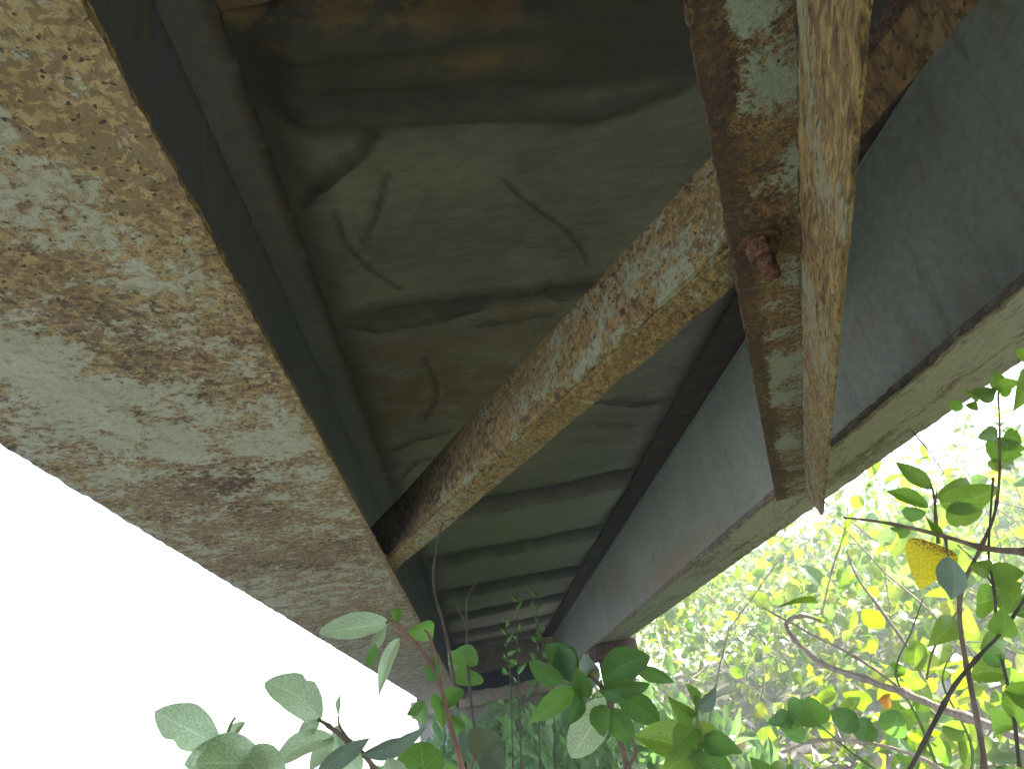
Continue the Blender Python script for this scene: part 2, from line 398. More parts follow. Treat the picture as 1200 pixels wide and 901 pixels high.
# ------------------------------------------------------------------ deck: slab above, hanging panels below
dk = thing('concrete_deck', 'dark damp concrete deck with creased sagging soffit panels between the girders', 'bridge deck', Vector((.35, 4, ZT+CH)))
plate('deck_slab', world_fr, lin(-.95, 1.34, 3), lin(-9.2, YE+.3, 6), ZT+.10, ZT+.30, M_SLAB, dk, 0, 0)
def px_line(L, z=ZT+.0): return [onz(u, v, z) for u, v in L]
CREASES = [  # (points, depth, width): negative hangs down
    (px_line([(442,135),(425,165),(395,190),(370,220),(355,255)]), -.020, .013),
    (px_line([(590,205),(610,228),(640,250),(665,270),(680,292),(690,315)]), -.009, .005),
    (px_line([(452,200),(447,230),(438,258),(425,285)]), -.005, .006),
    (px_line([(392,248),(402,275),(420,300),(440,322),(470,345)]), -.006, .006),
    (px_line([(395,388),(450,380),(520,368),(560,358),(610,346),(645,335)]), -.022, .010),
    (px_line([(620,342),(665,350)]), -.012, .008),
    (px_line([(560,380),(590,372),(620,366),(645,368)]), -.018, .009),
    (px_line([(498,418),(512,445),(512,470),(498,495)]), -.009, .007),
    (px_line([(455,535),(485,515),(530,505)]), -.012, .010),
    (px_line([(470,565),(490,540),(520,535)]), -.010, .010),
    (px_line([(690,470),(740,473),(790,468)]), -.02, .016),
    (px_line([(635,607),(655,615),(680,620)]), -.010, .02),
    (px_line([(700,500),(745,505),(775,498)]), .02, .02),
    (px_line([(430,415),(470,405),(520,400),(570,385)]), .02, .03),
    (px_line([(340,130),(440,122),(560,112),(690,118),(790,85)]), -.02, .03),
    (px_line([(350,105),(450,105),(560,95),(700,100)]), .015, .02),
    (px_line([(335,52),(430,38),(520,28),(600,8)]), -.022, .010),
]
def seg_d(px_, py_, a, b):
    dx, dy = b.x-a.x, b.y-a.y; L2 = dx*dx+dy*dy
    t = max(0, min(1, ((px_-a.x)*dx+(py_-a.y)*dy)/L2)); return math.hypot(px_-a.x-t*dx, py_-a.y-t*dy), t
JOINTS = [-9, -5, -1.2, -.35, .80, 1.74, 3.62, 4.72, 5.9, 7.15, 8.4, 9.5, YE]
DROP = [.05, .05, .05, .05, .05, .022, .075, .065, .07, .06, .07, .06, .04]
SLOT = [.05, .05, .05, .05, .05, .022, .088, .088, .088, .088, .088, .088, .05]
def joint_shift(x, k): return .05*fbm((x, k*3.7, 0), 1.7, 3) + .010*fbm((x, k*3.7, 5), 11, 3) - .10*(x-.35)*(1 if k > 5 else .35)
for k in range(len(JOINTS)-1):
    ya, yb = JOINTS[k], JOINTS[k+1]
    near = yb < 4
    nx = 130 if near and yb > 0 else 44
    ny = int((yb-ya)/.009) if near and yb > 0 else 40
    V, G, O_, RU = [], [], [], []
    for j in range(ny+1):
        t = j/ny
        for i in range(nx+1):
            x = -.30 + 1.32*i/nx
            y0 = ya+joint_shift(x, k); y1 = yb+joint_shift(x, k+1)-.004
            if k == len(JOINTS)-2: y1 = yb-.01
            y = y0+(y1-y0)*t
            s = (y-y0)
            # lip that turns up at the near edge, then the panel climbs back
            lip = sm(0, .05 if SLOT[k] > .06 else .025, s)
            z = ZT+.017+SLOT[k] - (SLOT[k]*lip) - DROP[k]*lip*(1-sm(0, 1, t))**.8
            z += .006*fbm((x, y, 0), 3.2, 4) + .0022*fbm((x, y, 3), 16, 4) + .009*abs(fbm((x*.7, y*1.6, 9), 5, 4)) + .0035*abs(fbm((x*1.4, y*.8, 4), 9, 3))
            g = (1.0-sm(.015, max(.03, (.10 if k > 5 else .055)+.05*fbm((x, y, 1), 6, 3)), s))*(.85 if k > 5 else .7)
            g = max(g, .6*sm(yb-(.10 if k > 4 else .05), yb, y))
            if near and y > .3:
                for P, dep, wd in CREASES:
                    if abs(P[0].y-y) > 1.6: continue
                    best = 9; bt = 0; n = len(P)-1
                    for q in range(n):
                        d, tt = seg_d(x, y, P[q], P[q+1])
                        if d < best: best = d; bt = (q+tt)/n
                    if best < wd*4:
                        e = math.exp(-(best/wd)**2)*math.sin(math.pi*min(.97, max(.12, bt)))**.5
                        z += dep*1.5*e; g = max(g, .9*math.exp(-(best/(wd*1.1))**2)*(1 if dep < 0 else 0))  # crease shade painted in as a darker colour
                g = max(g, .95*sm(1.08+.10*fbm((x, 0, 2), 3, 3), .98, y)*sm(.78, .82, y))  # near band of shade painted into the colour
            ef = sm(-.25, -.13, x)*sm(.965, .90, x); z = (ZT+.018)*(1-ef)+z*ef
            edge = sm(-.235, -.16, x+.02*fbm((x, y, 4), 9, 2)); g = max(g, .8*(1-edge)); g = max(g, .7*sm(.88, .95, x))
            V.append(Vector((x, y, z+CH))); G.append(min(1, g)); 
            O_.append(min(1, .9*math.exp(-((y-2.3)/.42)**2)*sm(.55, .25, x)+.6*math.exp(-((y-.65)/.15)**2)+.15*(k > 7)))
            RU.append(.95*sm(.86, .82, y+.02*fbm((x, 0, 7), 8, 3))*sm(.5, .7, y)*sm(.5, .2, x)+math.exp(-((y-.92)/.03)**2-((x-.16)/.12)**2)*.9 + .8*math.exp(-((y-.80)/.05)**2-((x+.18)/.09)**2) + .6*math.exp(-((y-1.83)/.05)**2-((x-.30)/.12)**2))
    n = nx+1
    fcs = [(j*n+i, (j+1)*n+i, (j+1)*n+i+1, j*n+i+1) for j in range(ny) for i in range(nx)]
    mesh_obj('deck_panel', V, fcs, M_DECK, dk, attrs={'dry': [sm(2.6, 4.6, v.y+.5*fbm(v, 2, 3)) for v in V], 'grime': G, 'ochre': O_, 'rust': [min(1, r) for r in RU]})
# outer edges of the slab down to the top flanges
plate('deck_edge', world_fr, lin(-.95, -.30, 3), lin(-9.2, YE+.2, 6), ZT+.016, ZT+.098, M_SLAB, dk, 0, 0)
plate('deck_edge', world_fr, lin(1.02, 1.34, 3), lin(-9.2, YE+.2, 6), ZT+.016, ZT+.098, M_SLAB, dk, 0, 0)

# ------------------------------------------------------------------ braces
def brace_frame(origin, direc):
    d = Vector((direc[0], direc[1], 0)).normalized(); s = Vector((d.y, -d.x, 0))       # s: to the right of d
    return (lambda a, b, c: Vector((origin[0], origin[1], CH)) + s*a + d*b + Vector((0, 0, c))), (lambda a, b, c: Vector((origin[0], origin[1], CH)) + s*c + d*b + Vector((0, 0, a)))
# lower brace: short leg flat, long leg hanging at its right
k = .485/.47
c0 = Vector((.325, .386))*k; c1 = Vector((1.031, 2.076))*k; dv = (c1-c0)
LB = dv.length
low = thing('diagonal_brace', 'lower mint and rust steel angle brace hanging toward the camera with a nut in it', 'brace', Vector((c0.x, c0.y, .485+CH)), 'crossed steel angle braces under the deck')
fh, fv = brace_frame(c0, dv)
lowb = blotcher([(870,20,30,.8),(880,80,24,.9),(905,110,25,.6),(930,100,20,.8),(915,430,26,1.2),(905,470,24,1.1),(920,520,20,.9),(830,100,40,-1.2),(840,200,40,-1.2),(870,270,40,-1.0),(860,350,30,-1.1),(875,420,18,-1.2),(890,500,20,-1.2),(925,280,30,-1.1),(905,380,25,-.3),(930,200,20,.3),(900,170,25,-.2),(912,560,18,-1.1)],
                [(820,100,50,-.8),(840,200,40,-.9),(870,280,40,-.8),(900,150,30,.5),(925,240,25,.1),(905,350,25,.3),(870,420,25,-.9),(935,60,40,.6)], .485)
def low_attr(q):
    p_, o_ = lowb(q); rel = Vector((q.x-c0.x, q.y-c0.y)); d_ = dv.normalized(); a = rel.x*d_.y-rel.y*d_.x       # -.0875 .. 0
    e = sm(-.052+.012*fbm(q, 12, 3), -.068+.012*fbm(q, 12, 3), a)
    return p_-1.15*e, o_-.8*e+.3*sm(-.03, 0, a)
def low_v_attr(q):
    h = (q.z-CH-.36)/.12
    a = fbm(q, 7, 3); return (-.1+.9*a, .35)
plate('horizontal_leg', fh, lin(-.0875, .0, 12), spaced(-1.7, LB-.012, .008, .4, .008), .485, .496, M_BRACE_LOW, low, .0035, .002, low_attr)
plate('vertical_leg', fv, lin(.358, .4845, 14), spaced(-1.7, LB, .008, .4, .008), -.001, .0045, M_BRACE_STREAK, low, .0018, .0022, low_v_attr,
      trim=lambda a, b: (a, b-(max(0, b-(LB-.55))/.55)*max(0, (.4845-a))*2.55))
# nut, washer and bolt end where the braces cross
nutp = onz(890, 284, .484)
def prism(cx, cy, z0, z1, r, n, rot=0, taper=1.0):
    V = [Vector((cx+r*1.45*f*math.cos(rot+2*math.pi*i/n), cy+r*1.45*f*math.sin(rot+2*math.pi*i/n), z)) for z, f in ((z0, taper), (z0+(z1-z0)*.15, 1.0), (z1, 1.0)) for i in range(n)]
    Fc = [tuple(range(n-1, -1, -1)), tuple(range(2*n, 3*n))]
    for k_ in range(2):
        Fc += [(k_*n+i, k_*n+(i+1) % n, (k_+1)*n+(i+1) % n, (k_+1)*n+i) for i in range(n)]
    return V, Fc
V_, F_ = prism(nutp.x, nutp.y, .481+CH, .4845+CH, .019, 20); mesh_obj('washer', V_, F_, M_NUT, low, False)
V_, F_ = prism(nutp.x, nutp.y, .461+CH, .481+CH, .0135, 6, .4, .86); mesh_obj('nut', V_, F_, M_NUT, low, False)
zz = [CH+.461-i*.0038 for i in range(8)]
V_, F_ = tube([Vector((nutp.x, nutp.y, z)) for z in zz], [.0112 if i % 2 else .0098 for i in range(8)], 12); mesh_obj('bolt', V_, F_, M_NUT, low)

# upper brace: long leg standing on the near side, short leg lying under it
ZU = .512
a0 = onz(505, 609, ZU); a1 = onz(772, 366, ZU); dU = Vector((a1.x-a0.x, a1.y-a0.y))
up = thing('diagonal_brace', 'upper streaked rust and mint steel angle brace running down to the left girder', 'brace', Vector((a1.x, a1.y, ZU+CH)), 'crossed steel angle braces under the deck')
uh, uv_ = brace_frame((a1.x, a1.y), dU)
LU = dU.length
def up_attr(q):
    z = q.z-CH-ZU; s = (Vector((q.x, q.y))-Vector((a1.x, a1.y))).dot(dU.normalized())
    n = fbm(Vector((s*1.0, z*3.0, 0)), 7, 3)
    end = sm(-LU*.80, -LU*1.05, s)  # shade at the far left end, painted in as bare dark rust
    return (.15+n*.9-.5*sm(.115, .13, z)*1.4-1.2*end, .35-.9*end)
plate('vertical_leg', uv_, lin(ZU+.002, ZU+.125, 16), spaced(-LU-.62, .23, .009, .1, .006), .0, .011, M_BRACE, up, .003, .0018, up_attr)
def up_h_attr(q):
    s = (Vector((q.x, q.y))-Vector((a1.x, a1.y))).dot(dU.normalized())
    return (1.1*math.exp(-((s+LU*1.02)/.22)**2)-.45+.5*fbm(Vector((s, 0, 0)), 6, 3), .35)
# ------------------------------------------------------------------
print('upper brace', LU, a0, a1, 'side', dU)
plate('horizontal_leg', uh, lin(-.075, .0, 10), spaced(-LU-.62, .23, .009, .1, .006), ZU, ZU+.011, M_BRACE, up, .005, .003, up_h_attr)
# brown brace behind the crossing
b0 = onz(1003, 160, .53); b1 = onz(1143, 0, .53); dB = Vector((b1.x-b0.x, b1.y-b0.y))
bb_ = thing('diagonal_brace', 'dark brown scaled steel brace showing behind the lower brace at the upper right', 'brace', Vector((b0.x, b0.y, .53+CH)), 'crossed steel angle braces under the deck')
bh, bv = brace_frame(b0, dB)
plate('horizontal_leg', bh, lin(-.008, .066, 8), spaced(-.10, 1.45, .012, .1, .01), .53, .541, M_BRACE_BROWN, bb_, .0015, .002, lambda q: (0, 0))
plate('vertical_leg', bv, lin(.542, .61, 6), spaced(-.10, 1.45, .012, .1, .01), .0, .010, M_BRACE_BROWN, bb_, .004, .002, lambda q: (0, -.5))

# ------------------------------------------------------------------ abutment and bearing
ab = thing('bridge_abutment', 'beige rough concrete abutment under the far end of the deck, half covered by creepers', 'abutment', Vector((.35, YE, CH-1)))
def rough_block(name, x0, x1, y0, y1, z0, z1, mat, parent, amp=.02, n=40, m=10):
    V, Fc = [], []
    def add_face(fn, na, nb):
        base = len(V)
        for j in range(nb+1):
            for i in range(na+1):
                p = fn(i/na, j/nb); q = p + Vector((.5, -1, .4))*amp*fbm(p, 6, 4) ; V.append(Vector((q.x, q.y, q.z+CH)))
        for j in range(nb):
            for i in range(na): Fc.append((base+j*(na+1)+i, base+j*(na+1)+i+1, base+(j+1)*(na+1)+i+1, base+(j+1)*(na+1)+i))
    add_face(lambda s, t: Vector((x0+(x1-x0)*s, y0, z0+(z1-z0)*t)), n, m)
    add_face(lambda s, t: Vector((x0+(x1-x0)*s, y0+(y1-y0)*t, z1)), n, m)
    add_face(lambda s, t: Vector((x0+(x1-x0)*s, y1-(y1-y0)*t, z0)), n, m)
    add_face(lambda s, t: Vector((x0, y0+(y1-y0)*s, z0+(z1-z0)*t)), m, m)
    add_face(lambda s, t: Vector((x1, y1-(y1-y0)*s, z0+(z1-z0)*t)), m, m)
    add_face(lambda s, t: Vector((x1-(x1-x0)*s, y1, z0+(z1-z0)*t)), n, m)
    o = mesh_obj(name, V, Fc, mat, parent)
    bm = bmesh.new(); bm.from_mesh(o.data); bmesh.ops.remove_doubles(bm, verts=bm.verts, dist=.0005); bmesh.ops.recalc_face_normals(bm, faces=bm.faces); bm.to_mesh(o.data); bm.free()
    return o
rough_block('end_beam', -.75, 1.45, YE+.03, YE+.5, .79, ZT+.12, M_ABUT, ab, .03)
rough_block('bearing_recess', -.8, 1.5, YE+.16, YE+.6, .575, .785, M_GAP, ab, .01)  # dark block: the shade of the bearing gap put into its colour
rough_block('bearing_shelf', -.85, 1.55, YE-.25, YE+.9, .40, .57, M_ABUT, ab, .05)
rough_block('abutment_wall', -.8, 1.5, YE-.05, YE+.9, -1.4, .395, M_ABUT, ab, .05)
bp = thing('bearing_pedestal', 'rusty brown steel pedestal under the right girder behind the dark leaves', 'pedestal', Vector((1.1, 6.1, CH-1.2)))
rough_block('post', .99, 1.20, 6.02, 6.3, -1.25, .385, M_BRACE_BROWN, bp, .01, 6, 6)
rough_block('bearing_plate', .935, 1.255, 5.96, 6.36, .39, .497, M_BRACE_BROWN, bp, .006, 10, 4)

# ------------------------------------------------------------------ ground
def gh(x, y):
    h = -1.5 + 1.75*sm(3.5, 10, y)*sm(-3, -.2, x)*sm(60, 20, abs(y))
    h += .75*sm(1.6, 5, x)*sm(-1, 4, y)*sm(80, 20, x)*sm(3.5, 10, y)*0 + .8*sm(1.8, 5, x)*sm(1, 5, y)*sm(90, 30, x)*sm(12, 6, y)
    return h + .05*fbm((x, y, 0), .9, 4)
def axis():
    A = [i*.35 for i in range(-16, 60)]
    hi = A[-1]; lo = A[0]
    while hi < 900: hi += max(.5, .16*(abs(hi))); A.append(hi)
    while lo > -900: lo -= max(.5, .16*abs(lo)); A.insert(0, lo)
    return A
AX = axis(); n = len(AX)
g = mesh_obj('ground', [Vector((x, y, gh(x, y)+CH)) for y in AX for x in AX], [(j*n+i, j*n+i+1, (j+1)*n+i+1, (j+1)*n+i) for j in range(n-1) for i in range(n-1)], M_GROUND)
g['kind'] = 'structure'

# ------------------------------------------------------------------ leaves
def prof(kind, t):
    if kind == 'oval': return max(0, math.sin(math.pi*t**.95))**.62
    if kind == 'round': return max(0, math.sin(math.pi*t**.85))**.52
    if kind == 'obov': return max(0, math.sin(math.pi*t**1.35))**.75
    if kind == 'drip': return max(0, math.sin(math.pi*t**.62))**.8*(1-.25*t)
    return max(0, math.sin(math.pi*t**.75))**.95      # lance
LEAF = {}
def leaf_mesh(kind, var, mat, curl=.18, fold=.22):
    key = (kind, var, mat.name, curl)
    if key in LEAF: return LEAF[key]
    nl, nw = 22, 6; V, Fc, UV = [], [], []
    rnd = random.Random(str(key))
    ph, bend = rnd.random()*6, rnd.uniform(-.2, .2)
    curl *= rnd.uniform(.5, 2.6); asym = rnd.uniform(-.16, .16); bites = [(rnd.uniform(.3, .9), rnd.choice((-1, 1)), rnd.uniform(.05, .12)) for _ in range(rnd.choice((0, 0, 0, 1)))]
    for j in range(nl+1):
        t = j/nl; hw = max(.006, .5*prof(kind, t)) if 0 < j < nl else .004
        for i in range(nw+1):
            s = (i/nw-.5)*2
            ed = 1 + asym*(1 if s > 0 else -1) + .015*math.sin(23*t+ph*(1 if s > 0 else 2))
            for bt_, bs_, bd_ in bites:
                if s*bs_ > .3: ed -= bd_*math.exp(-((t-bt_)/.06)**2)*2
            x = s*hw*max(.2, ed) + bend*math.sin(math.pi*t)
            z = -curl*(t-.3)**2*1.6 + fold*abs(s)*hw*1.0 + .03*math.sin(9*t+ph+s*2)*abs(s)*hw*2 
            V.append((x, t, z)); UV.append((s, t))
    for j in range(nl):
        for i in range(nw): Fc.append((j*(nw+1)+i, j*(nw+1)+i+1, (j+1)*(nw+1)+i+1, (j+1)*(nw+1)+i))
    me = bpy.data.meshes.new('leaf'); me.from_pydata(V, [], Fc)
    ul = me.uv_layers.new(name='uv')
    for lp in me.loops: ul.data[lp.index].uv = UV[lp.vertex_index]
    a = me.attributes.new('var', 'FLOAT', 'POINT'); a.data.foreach_set('value', [var*.37 % 1]*len(V))
    me.polygons.foreach_set('use_smooth', [True]*len(me.polygons)); me.materials.append(mat)
    LEAF[key] = me; return me
def leaf(parent, base, tip, width, kind, mat, tilt=0.0, curl=.18, name='leaf', label=None):
    """base and tip are world points, width in metres; the blade faces the eye, rolled by tilt."""
    d = tip-base; L = d.length; y = d/L
    to = (EYE-(base+tip)/2).normalized(); z = (to-y*to.dot(y)).normalized(); z = Matrix.Rotation(tilt, 3, y) @ z; x = y.cross(z)
    o = bpy.data.objects.new(name, leaf_mesh(kind, random.randrange(7), mat, curl))
    m = Matrix((x*width, y*L, z*L*.8)).transposed().to_4x4(); m.translation = base - parent.location
    o.matrix_basis = m
    link(o, parent)
    if label: o['label'] = label
    return o
def spline(P, sub=5):
    out = []; n = len(P)
    for i in range(n-1):
        p0, p1, p2, p3 = P[max(i-1, 0)], P[i], P[i+1], P[min(i+2, n-1)]
        for s in range(sub):
            t = s/sub
            out.append(.5*((2*p1)+(p2-p0)*t+(2*p0-5*p1+4*p2-p3)*t*t+(3*p1-p0-3*p2+p3)*t**3))
    out.append(P[-1]); return out
def stem(parent, L, r0, r1, mat, name='stem', wob=.0):
    """L: (u, v, distance) control points, radii in metres"""
    P = spline([at(*q) for q in L], 6); n = len(P)
    rr = [(r0+(r1-r0)*i/(n-1))*(1+.25*fbm(P[i], 40, 2)+(.35 if i % 6 == 0 else 0)) for i in range(n)]
    if wob: P = [p+Vector((fbm(p, 9, 2), fbm(p+Vector((5, 5, 5)), 9, 2), fbm(p+Vector((9, 2, 5)), 9, 2)))*wob for p in P]
    V, Fc = tube(P, rr, 7); return mesh_obj(name, V, Fc, mat, parent)
def plant(name, label, cat, root, group=None):
    p = at(*root); return thing(name, label, cat, p, group)
def PL(parent, D, mat, L, kind='oval'):
    """L: (base u, v, tip u, v, width px, [kind], [mat], [tilt], [depth change])"""
    for q in L:
        bu, bv, tu, tv, wpx = q[:5]; kd = kind; mt = mat; ti = random.uniform(-.45, .45); dd = random.uniform(-.04, .05)
        for e in q[5:]:
            if isinstance(e, str): kd = e
            elif isinstance(e, float): ti = e
            elif e is not None: mt = e
        b_ = at(bu, bv, D); t_ = at(tu, tv, D*(1+dd)); w_ = wpx/F*D/max(.5, math.cos(ti))
        leaf(parent, b_, t_, w_, kd, mt, ti)
        mid = (b_)
GS = 'leafy saplings in front of the bridge'
# sapling at the lower left, against the white sky
D = .62
p = plant('sapling', 'pale green broad leaved sapling at the bottom left against white sky', 'sapling', (300, 960, .7), GS)
stem(p, [(300,960,.7),(285,915,.64),(268,880,.62),(264,868,.62)], .003, .0018, B_GREEN)
stem(p, [(264,872,.62),(270,850,.62),(276,840,.62)], .0012, .0008, B_GREEN)
PL(p, D, L_PALE, [(264,876,187,832,40,'obov',.2),(266,868,288,838,12,'lance'),(312,893,218,892,44,'oval',.5),(268,890,230,915,40,'oval'),(285,880,330,915,40,'oval')])
p = plant('sapling', 'thin stemmed sapling with oval leaf at its tip, rising toward the left flange', 'sapling', (450, 960, .75), GS)
stem(p, [(450,960,.72),(438,900,.68),(410,870,.66),(385,850,.66),(372,842,.66)], .0028, .0012, B_BROWN)
stem(p, [(410,868,.66),(398,850,.66),(397,838,.66)], .001, .0007, B_BROWN)
PL(p, .66, L_PALE, [(376,845,310,796,38,'oval',.15),(374,846,346,862,16,'lance'),(392,862,308,895,24,'lance',.5),(397,838,397,811,5,'lance'),(390,864,362,905,18,'lance'),(394,850,402,885,18,'oval'),(402,872,425,905,28,'oval')])
p = plant('long_grass_blade', 'long grey green blade leaf arching across the bottom left leaves', 'leaf blade', (370, 905, .6))
PL(p, .60, L_GREY, [(372,905,438,868,20,'lance',.3),(425,884,505,853,18,'lance',.3)])
# reddish sapling in front of the left flange end
p = plant('sapling', 'reddish stemmed sapling with spreading leaves before the far end of the left flange', 'sapling', (552, 980, .85), GS)
stem(p, [(552,980,.85),(541,900,.82),(528,850,.8),(515,800,.8),(503,775,.8),(482,748,.8),(462,728,.8),(452,730,.8)], .0028, .0011, B_RED)
stem(p, [(515,800,.8),(512,775,.8),(503,745,.8),(497,738,.8)], .002, .0012, B_RED)
stem(p, [(482,748,.8),(470,742,.8),(464,730,.8)], .0012, .0009, B_RED)
PL(p, .8, L_MID, [(456,729,373,738,27,'oval',L_PALE,.2),(478,742,519,738,22,'oval',.1),(466,731,467,707,11,'lance'),(468,747,443,813,15,'lance',L_PALE,.3),(452,733,436,760,13,'oval',L_PALE),(440,755,430,783,12,'oval'),
   (506,800,512,765,17,'lance'),(497,822,478,846,22,'round'),(520,830,540,800,20,'oval'),(525,838,545,862,18,'oval'),(505,812,521,856,15,'lance')])
p = plant('sapling', 'broad low leaf cluster at the bottom edge left of the creeper mass', 'sapling', (500, 960, .6), GS)
stem(p, [(500,960,.62),(498,915,.6),(492,900,.6)], .003, .002, B_GREEN)
PL(p, .60, L_MID, [(497,925,494,862,48,'oval',.1),(520,935,540,890,34,'oval'),(470,930,455,890,30,'oval',L_PALE),(480,912,447,905,22,'lance')])
# bare pale culms
for k_, (L, r, m) in enumerate([([(560,1000,.95),(545,900,.93),(535,820,.92),(524,750,.92),(508,685,.92),(512,640,.92),(519,612,.92)], .0019, B_DARK), ([(585,1000,1.3),(560,880,1.3),(549,790,1.3),(547,740,1.3),(548,700,1.3),(566,672,1.3)], .0018, B_DARK)]):
    p = plant('bare_stem', ['thin bare stem rising highest across the far end of the left girder', 'thin dark forked stem rising with round leaves before the soffit'][k_], 'stem', L[0], 'thin stems before the deck')
    stem(p, L, r*1.3, r*.45, m)
    if k_ == 0:
        PL(p, .92, L_GREY, [(538,905,534,812,11,'lance',.6)])
    else:
        stem(p, [(547,735,1.3),(538,715,1.3),(532,700,1.3)], .0012, .0007, B_DARK)
        PL(p, 1.3, L_MID, [(548,782,548,756,32,'round',.1),(545,782,543,806,33,'round',.1),(541,778,520,774,19,'round')])
p = plant('sapling', 'brownish round leaf sprig at the bottom beside the pale blade', 'sapling', (556, 960, .9), GS)
stem(p, [(556,960,.9),(552,905,.9),(556,880,.9)], .002, .0012, B_RED)
PL(p, .9, leaf_material('olive_leaf', [(.07, .085, .035), (.08, .10, .04)], .3), [(556,890,586,864,38,'round',.1),(566,886,590,905,30,'round'),(552,905,530,925,26,'round')])
# grassy sprigs against the soffit
for k_, (u, v0, v1, dd) in enumerate([(606,800,690,1.9),(628,800,688,2.0),(596,790,720,2.1),(645,790,700,2.0)]):
    p = plant('sprig', ['wispy sprig left of the tallest sprig before the soffit', 'tallest wispy upright sprig before the far soffit', 'short wispy sprig leftmost before the far soffit', 'leaning wispy sprig nearest the right girder web'][k_], 'sprig', (u+5, 900, dd), 'wispy sprigs before the soffit')
    lean = [0, 2, -4, -22][k_]
    stem(p, [(u+5,900,dd),(u+2,v0,dd),(u+lean*.5,(v0+v1)/2,dd),(u+lean,v1,dd)], .0022, .0007, B_DARK)
    for q in range(9):
        t = q/9; vv = v0+(v1-v0)*t; uu = u+lean*t; sgn = 1 if q % 2 else -1
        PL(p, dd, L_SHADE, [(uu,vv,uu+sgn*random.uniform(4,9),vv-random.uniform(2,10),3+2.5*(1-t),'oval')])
# shaded plant in the middle
p = plant('broadleaf_shrub', 'dark glossy broad leaved shrub before the end of the right girder', 'shrub', (745, 980, 1.0))
stem(p, [(745,980,1.0),(735,901,.98),(724,860,.97),(715,825,.96),(705,805,.96),(690,790,.96)], .0042, .002, B_BROWN)
stem(p, [(715,825,.96),(735,800,.96),(735,785,.96)], .002, .0013, B_GREEN)
stem(p, [(690,792,.96),(672,800,.96),(655,795,.96)], .002, .0013, B_GREEN)
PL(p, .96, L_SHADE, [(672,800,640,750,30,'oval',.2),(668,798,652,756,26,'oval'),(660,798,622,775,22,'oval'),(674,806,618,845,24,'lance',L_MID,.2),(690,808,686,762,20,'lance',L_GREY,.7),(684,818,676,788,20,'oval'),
   (712,818,668,888,38,'oval',L_PALE,.1),(702,812,758,808,20,'oval',.6),(722,812,772,852,28,'oval',.3),(705,795,760,772,36,'oval',.2),(745,783,792,800,16,'lance',L_MID),(690,792,697,775,8,'lance',L_YEL),(693,792,703,778,6,'lance',L_YEL),
   (700,825,705,858,22,'oval',L_MID),(715,830,742,870,26,'oval',L_MID),(678,812,668,845,16,'oval'),(720,800,745,812,20,'oval',L_MID)])
p = plant('broadleaf_shrub', 'bright broad leaved shrub at the bottom right of the shaded shrub', 'shrub', (830, 980, .9))
stem(p, [(830,980,.9),(822,900,.9),(818,850,.9),(815,815,.9)], .0035, .0018, B_GREEN)
stem(p, [(732,905,.9),(745,880,.9),(738,862,.9)], .002, .0013, B_BROWN)
PL(p, .9, L_LIME, [(822,880,738,856,38,'lance',.2),(825,885,775,910,30,'lance',.1),(818,850,790,880,26,'lance'),(820,845,845,885,24,'lance'),(816,830,838,808,16,'lance',L_GREY),(816,825,806,800,12,'lance'),(820,868,870,880,24,'lance',L_MID),(860,905,800,890,26,'lance',L_MID),
   (815,842,790,822,20,'lance'),(905,920,880,888,20,'lance'),(900,920,925,880,20,'lance',L_LIME)])

# ------------------------------------------------------------------ right hand branches
def shoot(name, label, cat, pts, r0, r1, mat, D, leaves=(), lm=None, group='bare and leafy branches at the right', extra=()):
    p = thing(name, label, cat, at(*pts[0]), group)
    stem(p, pts, r0, r1, mat, wob=.004)
    for e in extra: stem(p, e, r0*.5, r1*.6, mat, name='twig')
    PL(p, D, lm or L_LIME, leaves)
    return p
BR = 'branches in the thicket at the right'
shoot('branch', 'slender branch with the yellow brown spotted leaf, reaching left from the right edge', 'branch', [(1260,655,1.1),(1200,645,1.1),(1150,641,1.1),(1097,626,1.1),(1045,616,1.1),(988,608,1.1)], .0048, .0012, B_BROWN, 1.1,
      [(1100,637,1079,686,50,'drip',L_YEL,.05),(1066,618,1044,632,16,'lance'),(1100,626,1088,612,9,'lance')], group=BR,
      extra=([(1097,626,1.1),(1096,600,1.1),(1098,572,1.1)], [(1108,630,1.1),(1111,652,1.06)]))
PL(COL.objects['branch'], 1.05, L_GREY, [(1111,652,1113,706,27,'lance',.2)])
shoot('branch', 'upright twig carrying pairs of curved lime leaves before the white sky', 'branch', [(1100,640,1.15),(1096,610,1.15),(1094,585,1.15),(1090,570,1.15)], .0025, .001, B_BROWN, 1.15,
      [(1092,573,1050,538,17,'lance',.3),(1088,594,1035,571,16,'lance',.3),(1085,600,1056,606,16,'oval',L_MID),(1100,590,1163,574,28,'oval',.1),(1098,584,1142,560,20,'oval'),(1110,612,1150,598,24,'oval')], group=BR)
shoot('branch', 'tall twig with round leaves hanging in the sky at the right edge', 'branch', [(1140,1000,1.2),(1150,900,1.2),(1136,780,1.2),(1125,700,1.2),(1150,640,1.2),(1168,590,1.2),(1172,520,1.2),(1168,460,1.2)], .0042, .0010, B_BROWN, 1.2,
      [(1172,512,1172,542,32,'round',.1),(1174,515,1197,520,22,'round'),(1170,512,1150,512,16,'oval'),(1168,462,1147,460,16,'oval'),(1168,458,1192,448,13,'oval'),(1166,458,1167,432,14,'lance'),(1172,540,1158,548,14,'oval'),(1174,548,1193,545,14,'oval'),
       (1150,466,1137,463,10,'round'),(1140,470,1144,478,10,'round'),(1178,466,1175,448,10,'oval'),(1125,470,1118,482,13,'oval')], group=BR)
